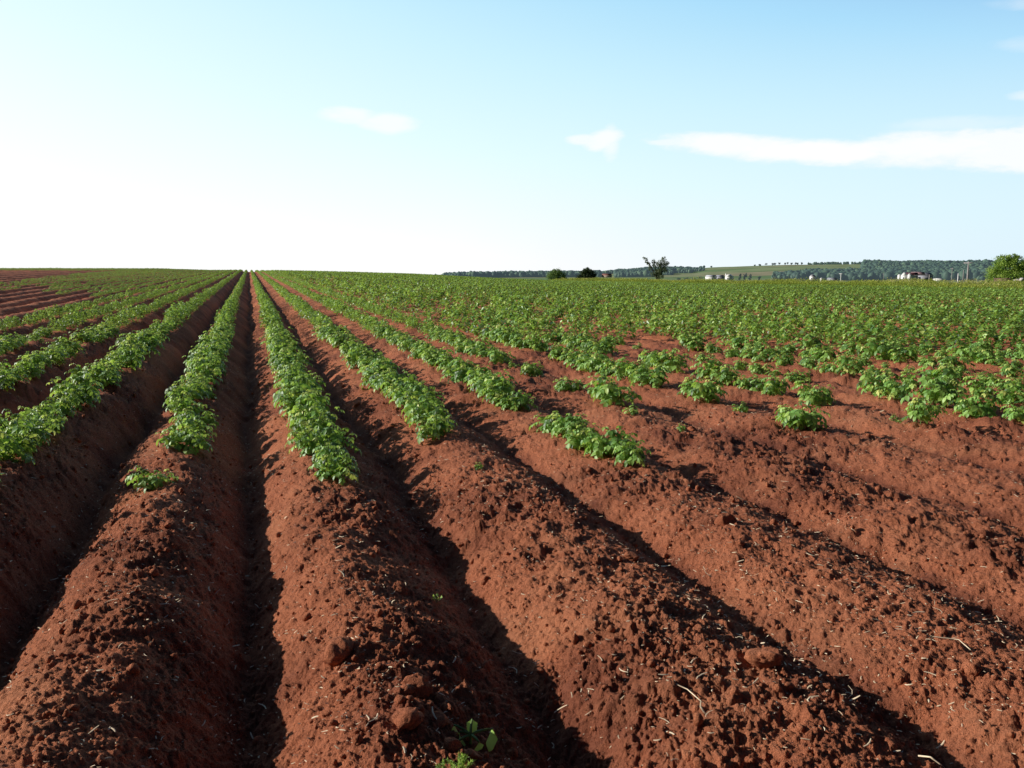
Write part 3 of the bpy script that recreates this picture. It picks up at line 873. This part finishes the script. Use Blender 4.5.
def tree(name, bearing, r, lobes, nleaf, lsize, mat, trunk_h, trunk_r, lab, seed, group=None, sink=0., limbs=True):
    """lobes: (x right, z up, radius x, radius z) in metres, seen from the field"""
    g = np.random.default_rng(seed)
    x, y = polar(bearing, r)
    root = empty(name, (x, y, float(base_z(np.array([x]), np.array([y]))[0]) - sink), R(-bearing))
    tb = MB()
    pts = np.array([(g.normal(0, .02) * k, g.normal(0, .02) * k, trunk_h * k / 4) for k in range(5)])
    tb.tube(pts, trunk_r * np.linspace(1.25, .6, 5), 8)
    A = [[] for _ in range(6)]
    tot = sum(l[2] * l[3] for l in lobes)
    lm = MB(); haslimb = False
    for (lx, lz, rx, rz) in lobes:
        ly = g.uniform(-.35, .35) * max(rx, 1)
        ts = np.linspace(0, 1, 6)
        p0 = pts[3]; p1 = np.array([lx, ly, lz])
        cur = p0 + (p1 - p0) * ts[:, None] + np.array([0, 0, 1.]) * (np.sin(ts * math.pi) * .12 * np.linalg.norm(p1 - p0))[:, None]
        lm.tube(cur, trunk_r * np.linspace(.6, .12, 6), 5); haslimb = True
        n = int(nleaf * rx * rz / tot)
        nc = max(5, int(n / 22))
        cc = unit(g.normal(0, 1, (nc, 3))) * (g.uniform(.35, 1., nc) ** .5)[:, None]
        ci = g.integers(0, nc, n)
        q = cc[ci] + g.normal(0, .17, (n, 3))
        Pp = q * np.array([rx, rx, rz]) + np.array([lx, ly, lz])
        Dd = unit(g.normal(0, 1, (n, 3)) + [0, 0, -.2])
        Uu = unit(q + g.normal(0, .6, (n, 3)) + [0, 0, .3]); Uu = unit(Uu - (Uu * Dd).sum(1)[:, None] * Dd)
        tone = g.uniform(.1, .8, nc)[ci]
        for v, a in zip((Pp, Dd, Uu, lsize * g.uniform(.6, 1.3, n), lsize * g.uniform(.5, .9, n), np.clip(tone + g.normal(0, .12, n), 0, 1)), A): a.append(v)
    arrs = [np.concatenate(a) for a in A]
    k = arrs[0][:, 2] > .15
    V, t_, q_, tt = build_leaves(*[a[k] for a in arrs], T_LO, droop=.2)
    tr = tb.build('trunk', M_bark, root, True)
    if limbs: lm.build('limbs', M_bark, root, True)
    mesh_obj('crown', V, [t_], mat, root, False, tt)
    tag(root, lab, 'tree', group)
    return root

m3 = .41
tree('round_bush', 19.95, 350, [(-.8, 3.1, 2.8, 2.1), (1.7, 2.9, 2.3, 1.9), (.2, 4.4, 2.2, 1.5), (3.2, 1.8, 1.2, 1.5)], 4800, .36, M_t_soft, 1.4, .16, 'low rounded light green tree, leftmost on the field horizon', 1)
tree('round_tree', 21.95, 350, [(-.9, 2.9, 2.1, 1.8), (1.2, 3.3, 2.2, 1.9), (.4, 4.8, 1.9, 1.3), (2.6, 2.9, 1.5, 1.6), (-2.8, 2.3, 1.5, 1.3), (0, 1.5, 2.6, 1.2), (.3, 5.6, 1.3, .9), (-1.2, 4.5, 1.6, 1.2), (1.9, 4.5, 1.6, 1.2)], 7500, .38, M_t_dark, 1.5, .22, 'dense dark round tree on the horizon beside the light green bush', 2)
tree('forked_tree', 26.62, 350, [(-5.2, 10.6, .9, .55), (-4.4, 9.4, .9, .75), (-3.7, 8.2, .8, .9), (-3.0, 6.6, .7, 1.0), (-1.7, 9.4, .9, .9), (-1.1, 7.8, 1.1, 1.2),
                                 (.5, 8.4, 1.2, 1.5), (2.3, 10.1, 1.0, 1.2), (1.6, 7.2, 1.4, 1.8), (3.3, 8.2, 1.2, 1.3), (2.8, 6.0, 1.1, 1.3), (.6, 5.2, 1.4, 1.6), (-.8, 5.0, 1.0, 1.5), (1.2, 3.4, 1.2, 1.3), (0, 2.6, .9, 1.1), (-2., 4.3, .8, .8)],
     8500, .27, M_t_grey, 2.6, .36, 'tall vase shaped greyish tree with a leaning left limb and sky between its branches', 3, sink=.3)
tree('broad_tree', 47.0, 200, [(0, 3.9, 2.5, 2.0), (-2.2, 2.9, 1.8, 1.6), (1.6, 5.0, 1.9, 1.4), (-.9, 5.4, 1.7, 1.2), (2.3, 3.4, 1.4, 1.6), (-2.7, 1.9, 1.2, 1.2), (4.6, 2.9, 1.0, 1.1), (3.9, 1.7, 1.2, 1.1), (.3, 2.1, 2.4, 1.3), (.6, 6.1, 1.2, .7)],
     12000, .27, M_t_green, 1.7, .26, 'broad leafy bright green tree at the right end of the horizon', 4, sink=.2)
# small bushes below the forest edge, left of the white barn
for (b, hh, sd_) in [(28.0, 3.2, 11), (28.45, 3.8, 12), (28.95, 2.8, 13), (29.35, 4.4, 14)]:
    tree('distant_bush', b, 800, [(0, hh * .55, hh * .55, hh * .45), (hh * .2, hh * .8, hh * .3, hh * .3)], 150, .9, M_t_far, hh * .3, .15,
         'small dark bush on the pale field between the forked tree and the white barn', sd_, 'bushes left of the white barn', limbs=False)
# poplars and single trees in the middle distance
for i, (b, rr, hh, w) in enumerate([(31.85, 1050, 9.0, 1.5), (32.2, 1050, 9.5, 1.6), (32.5, 1060, 8.0, 1.5), (33.1, 1050, 6.0, 2.0), (33.95, 1060, 10., 2.0), (31.35, 1000, 6.0, 2.3), (31.15, 1010, 7.5, 2.6), (34.4, 1040, 6.5, 2.)]):
    tree('distant_tree', b, rr, [(0, hh * .5, w, hh * .4), (.3, hh * .75, w * .7, hh * .25)], 200, 1.3, M_t_far, hh * .3, .25,
         ['narrow upright dark tree right of the white barn', 'narrow upright dark tree right of the white barn', 'narrow upright dark tree right of the white barn',
          'low dark tree on the slope right of the upright trees', 'lone tall dark tree at the left end of the long wood', 'dark tree rising behind the grey shed and white gable',
          'dark tree rising behind the grey shed and white gable', 'dark tree at the left end of the long wood'][i], 30 + i, 'trees below the pale hill', limbs=False)
# trees along the hill crest, against the sky
for i, b in enumerate([29.3, 30.05, 32.75, 33.05, 33.1, 33.45, 33.85, 34.0, 34.25, 34.6, 34.75, 35.0, 35.25, 35.35, 35.6]):
    hh = [4, 5, 4, 5, 4, 8, 8, 9, 9, 7, 8, 7, 8, 6, 7][i] * .7
    tree('hilltop_tree', b, 2230, [(0, hh * .62, hh * .42, hh * .36), (1, hh * .8, hh * .3, hh * .25)], 70, 2.2, M_t_far, hh * .4, .3,
         'tiny dark tree standing against the sky on the pale hilltop', 60 + i, 'trees along the pale hilltop', limbs=False)

# woods: too many crowns to count
def wood(name, zones, lab, seed, hmul=1.):
    g = np.random.default_rng(seed); Vs = []; Fs = []; Ts = []; off = 0
    V0, F0 = ICO[1]
    for (b0, b1, r0, r1, n, h0, h1) in zones:
        b = g.uniform(b0, b1, n); r = g.uniform(r0, r1, n)
        r = np.where(r > r1 - 20, r1, r)
        x = r * np.sin(np.radians(b)); y = r * np.cos(np.radians(b)); z = base_z(x, y)
        h = g.uniform(h0 * .35, h1 * .72, n) * (.5 + 1.0 * fbm(x / 50., y / 50., 12, 4)); w = h * g.uniform(.34, .62, n)
        con = g.uniform(0, 1, n) < .22
        taper = np.where(con[:, None], np.clip(1.1 - (V0[None, :, 2] * .5 + .5) * .95, .12, 1.2), 1.)
        dv = 1 + g.normal(0, .13, (n, len(V0)))
        X = V0[None, :, 0] * taper * w[:, None] * dv + x[:, None]
        Y = V0[None, :, 1] * taper * w[:, None] * dv + y[:, None]
        Z = V0[None, :, 2] * (h * .55)[:, None] * dv + (z + h * .5)[:, None]
        Vs.append(np.stack([X, Y, Z], -1).reshape(-1, 3)); Fs.append((F0[None] + (np.arange(n) * len(V0))[:, None, None]).reshape(-1, 3) + off)
        off += n * len(V0)
        t = np.clip(g.normal(.4, .25, n), 0, 1); Ts.append(np.repeat(t, len(V0)))
    o = mesh_obj(name, np.vstack(Vs), [np.vstack(Fs)], M_forest, None, False, np.concatenate(Ts))
    tag(o, lab, 'woodland', kind='stuff')
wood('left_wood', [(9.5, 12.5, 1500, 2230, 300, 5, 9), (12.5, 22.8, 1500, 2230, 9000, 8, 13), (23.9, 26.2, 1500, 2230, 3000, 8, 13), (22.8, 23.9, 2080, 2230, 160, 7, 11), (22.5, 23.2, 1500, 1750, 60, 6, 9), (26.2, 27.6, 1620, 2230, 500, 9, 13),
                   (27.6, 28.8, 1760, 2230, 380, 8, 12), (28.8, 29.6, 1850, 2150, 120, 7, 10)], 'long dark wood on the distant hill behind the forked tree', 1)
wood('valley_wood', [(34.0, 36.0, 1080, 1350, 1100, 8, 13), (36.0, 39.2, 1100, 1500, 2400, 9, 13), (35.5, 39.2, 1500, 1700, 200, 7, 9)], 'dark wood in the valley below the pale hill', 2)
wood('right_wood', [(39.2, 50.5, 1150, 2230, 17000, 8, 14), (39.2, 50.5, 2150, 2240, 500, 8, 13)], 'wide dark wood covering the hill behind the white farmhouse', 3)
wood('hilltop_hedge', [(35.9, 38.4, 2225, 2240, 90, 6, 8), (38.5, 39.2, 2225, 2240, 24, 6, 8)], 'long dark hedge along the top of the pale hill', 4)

# ------------------------------------------------------------------ farm buildings and poles
M_white = simple_mat('white_paint', (.80, .78, .76), .6, .05, 1)
M_greyroof = simple_mat('grey_metal_roof', (.30, .30, .34), .5, .1, 1)
M_redroof = simple_mat('dark_red_roof', (.10, .035, .04), .7, .2, 1)
M_pinkroof = simple_mat('faded_pink_roof', (.42, .27, .27), .7, .2, 1)
M_glass = simple_mat('dark_window', (.04, .05, .07), .2, .1, 1)
M_wood = simple_mat('weathered_timber', (.17, .10, .08), .85, .3, 2)
M_pole = simple_mat('grey_pole', (.34, .31, .30), .8, .15, 1)
M_palewall = simple_mat('grey_cladding', (.36, .36, .40), .7, .1, 1)

def site(name, bearing, r, lab, cat, group=None, dz=0.):
    x, y = polar(bearing, r)
    o = empty(name, (x, y, float(base_z(np.array([x]), np.array([y]))[0]) + dz), R(-bearing - 26))
    tag(o, lab, cat, group); return o
def part(name, mat, parent, boxes):
    m = MB()
    for c, d in boxes: m.box(c, d)
    return m.build(name, mat, parent)

b = site('long_barn', 30.05, 850, 'long low white barn with a pale grey roof left of the grey shed', 'barn', dz=1.2)
part('wall', M_white, b, [((0, 0, 1.9), (8.6, 7, 3.8))])
m = MB(); m.roof_x((0, 0, 3.83), 8.6, 7, 1.5); m.build('roof', simple_mat('pale_roof', (.55, .55, .58), .5, .1, 1), b)
part('door', M_palewall, b, [((2.2, -3.53, 1.5), (2.4, .06, 3.0))])
b = site('grey_shed', 30.62, 860, 'low grey shed between the white barn and the white gable', 'shed', dz=1.2)
part('wall', M_palewall, b, [((0, 0, 1.9), (6.5, 6, 3.8))])
m = MB(); m.roof_x((0, 0, 3.83), 6.5, 6, 1.6); m.build('roof', M_greyroof, b)
part('door', M_glass, b, [((0, -3.03, 1.3), (2.2, .06, 2.6))])
b = site('gabled_barn', 31.12, 850, 'white gable fronted barn with a tall white silo at its left side', 'barn', dz=1.2)
part('wall', M_white, b, [((1.2, 0, 1.9), (5.0, 6, 3.8))])
m = MB(); m.gable((1.2, 0, 3.83), 5.0, 6, 2.3, .2); m.build('roof', M_white, b)
m = MB(); m.tube([(-2.2, 0, 0), (-2.2, 0, 6.2), (-2.2, 0, 6.5), (-2.2, 0, 6.9)], [.75, .75, .7, .25], 14); m.build('silo', M_white, b, True)
part('window', M_glass, b, [((1.2, -3.03, 2.0), (1.2, .06, 1.2))])

b = site('white_farmhouse', 41.65, 600, 'white farmhouse with three white gable ends and a dark red roof', 'farmhouse', dz=1.0)
part('wall', M_white, b, [((1.2, 3.5, 1.7), (6.6, 6, 3.4))])
m = MB(); m.roof_x((1.6, 3.5, 3.5), 7.0, 6, 1.7, .2); m.build('roof', M_redroof, b)
m = MB(); m.roof_x((3.6, 7.5, 3.6), 8., 4, 2.0, .2); m.build('back_roof', M_pinkroof, b)
for (x, w, h, rh) in ((-3.9, 1.8, 3.4, .7), (-.9, 3.4, 3.3, 1.9), (2.6, 1.9, 3.7, .8)):
    m = MB(); m.box((x, -.5, h / 2), (w, 2.0, h)); m.gable((x, -.5, h + .005), w, 2.0, rh, .04); m.build('gable_end', M_white, b)
part('window', M_glass, b, [((-1.0, -1.53, 1.7), (.7, .06, .9))])
b = site('grey_barn', 42.62, 615, 'wide grey barn with a grey roof joined to the right of the farmhouse', 'barn', dz=.9)
part('wall', M_palewall, b, [((0, 0, 1.7), (8.6, 7, 3.4))])
m = MB(); m.roof_x((0, 0, 3.43), 8.6, 7, 1.7); m.build('roof', M_greyroof, b)
part('door', M_glass, b, [((-1.5, -3.53, 1.3), (2.4, .06, 2.6))])
b = site('white_greenhouse', 43.4, 560, 'low long white shed roof just right of the grey barn', 'shed', dz=.8)
part('wall', M_white, b, [((0, 0, .55), (5.2, 2, 1.1))])
m = MB(); m.roof_x((0, 0, 1.13), 5.2, 2, .45, .1); m.build('roof', M_white, b)
b = site('small_white_house', 36.3, 700, 'small white house half hidden by the wood right of the pale hill', 'house', dz=.8)
part('wall', M_white, b, [((0, 0, 1.8), (3.2, 4, 3.6))]); m = MB(); m.gable((0, 0, 3.63), 3.2, 4, 1.3, .15); m.build('roof', M_palewall, b)
part('window', M_glass, b, [((0, -2.03, 1.8), (.8, .06, 1.0))])
b = site('white_cottage', 36.85, 690, 'tiny white cottage below the valley wood, right of the small white house', 'house')
part('wall', M_white, b, [((0, 0, 1.2), (1.8, 3, 2.4))]); m = MB(); m.gable((0, 0, 2.43), 1.8, 3, .8, .1); m.build('roof', M_white, b)
b = site('pale_shed', 37.45, 720, 'long pale grey shed roof left of the single white pole', 'shed')
part('wall', M_palewall, b, [((0, 0, 1.2), (6.5, 4, 2.4))]); m = MB(); m.roof_x((0, 0, 2.43), 6.5, 4, 1.0, .2); m.build('roof', M_greyroof, b)
b = site('hillside_house', 23.3, 1500, 'red roofed building in the clearing of the left wood', 'house')
part('wall', simple_mat('tan_wall', (.42, .32, .26), .8, .1, 1), b, [((0, 0, 2), (16, 7, 4))]); m = MB(); m.roof_x((0, 0, 4.03), 16, 7, 2.6, .3); m.build('roof', simple_mat('rust_roof', (.24, .10, .08), .8, .1, 1), b)

def pole(bearing, r, h, rad, lab, arm=True, name='utility_pole', mat=None):
    b = site(name, bearing, r, lab, 'pole', 'poles near the white farmhouse')
    m = MB(); m.tube([(0, 0, 0), (0, 0, h * .5), (0, 0, h)], [rad * 1.15, rad, rad * .75], 8); m.build('post', mat or M_pole, b, True)
    if arm: part('crossarm', mat or M_pole, b, [((0, 0, h * .93), (rad * 11, rad * 1.1, rad * 1.1))])
pole(44.95, 420, 9.0, .36, 'thick tall grey utility pole left of the broad green tree')
pole(44.72, 400, 5.4, .16, 'short post just left of the thick tall pole', False)
pole(44.45, 400, 3.9, .22, 'squat white post left of the thick tall pole', False, 'marker_post', M_white)
pole(44.12, 560, 8.5, .20, 'slim grey utility pole right of the low white shed')
pole(42.92, 560, 4.6, .30, 'stubby pale post at the right end of the grey barn', False, 'marker_post', M_pole)
pole(37.96, 640, 6.2, .26, 'single white utility pole in front of the valley wood', True, mat=M_white)
pole(40.4, 640, 6.0, .14, 'slim pole left of the white farmhouse')
pole(46.3, 520, 7.0, .13, 'slim pole between the thick pole and the broad green tree')

b = site('timber_fence', 46.72, 184, 'low weathered brown timber fence below the broad green tree', 'fence', dz=.0)
part('rail', M_wood, b, [((0, 0, 1.52), (2.9, .06, .20))]); part('rail', M_wood, b, [((0, 0, 1.24), (2.9, .06, .20))]); part('rail', M_wood, b, [((0, 0, .9), (2.9, .06, .22))])
for px_ in (-1.35, -.45, .45, 1.35): part('post', M_wood, b, [((px_, .12, .85), (.12, .12, 1.7))])
for i, (bb, s) in enumerate([(47.45, .55), (47.75, .7)]):
    V, F = clod_mesh(900 + i); x, y = polar(bb, 186)
    o = mesh_obj('boulder', V * s, [F], simple_mat('pale_stone', (.55, .50, .45), .8, .15, 2), None, True); o.location = (x, y, float(base_z(np.array([x]), np.array([y]))[0]) + 1.25 + i * .1)
    V2 = V.copy()
    tag(o, ['smaller pale boulder right of the brown timber fence', 'larger pale boulder at the very right edge under the tree'][i], 'boulder')
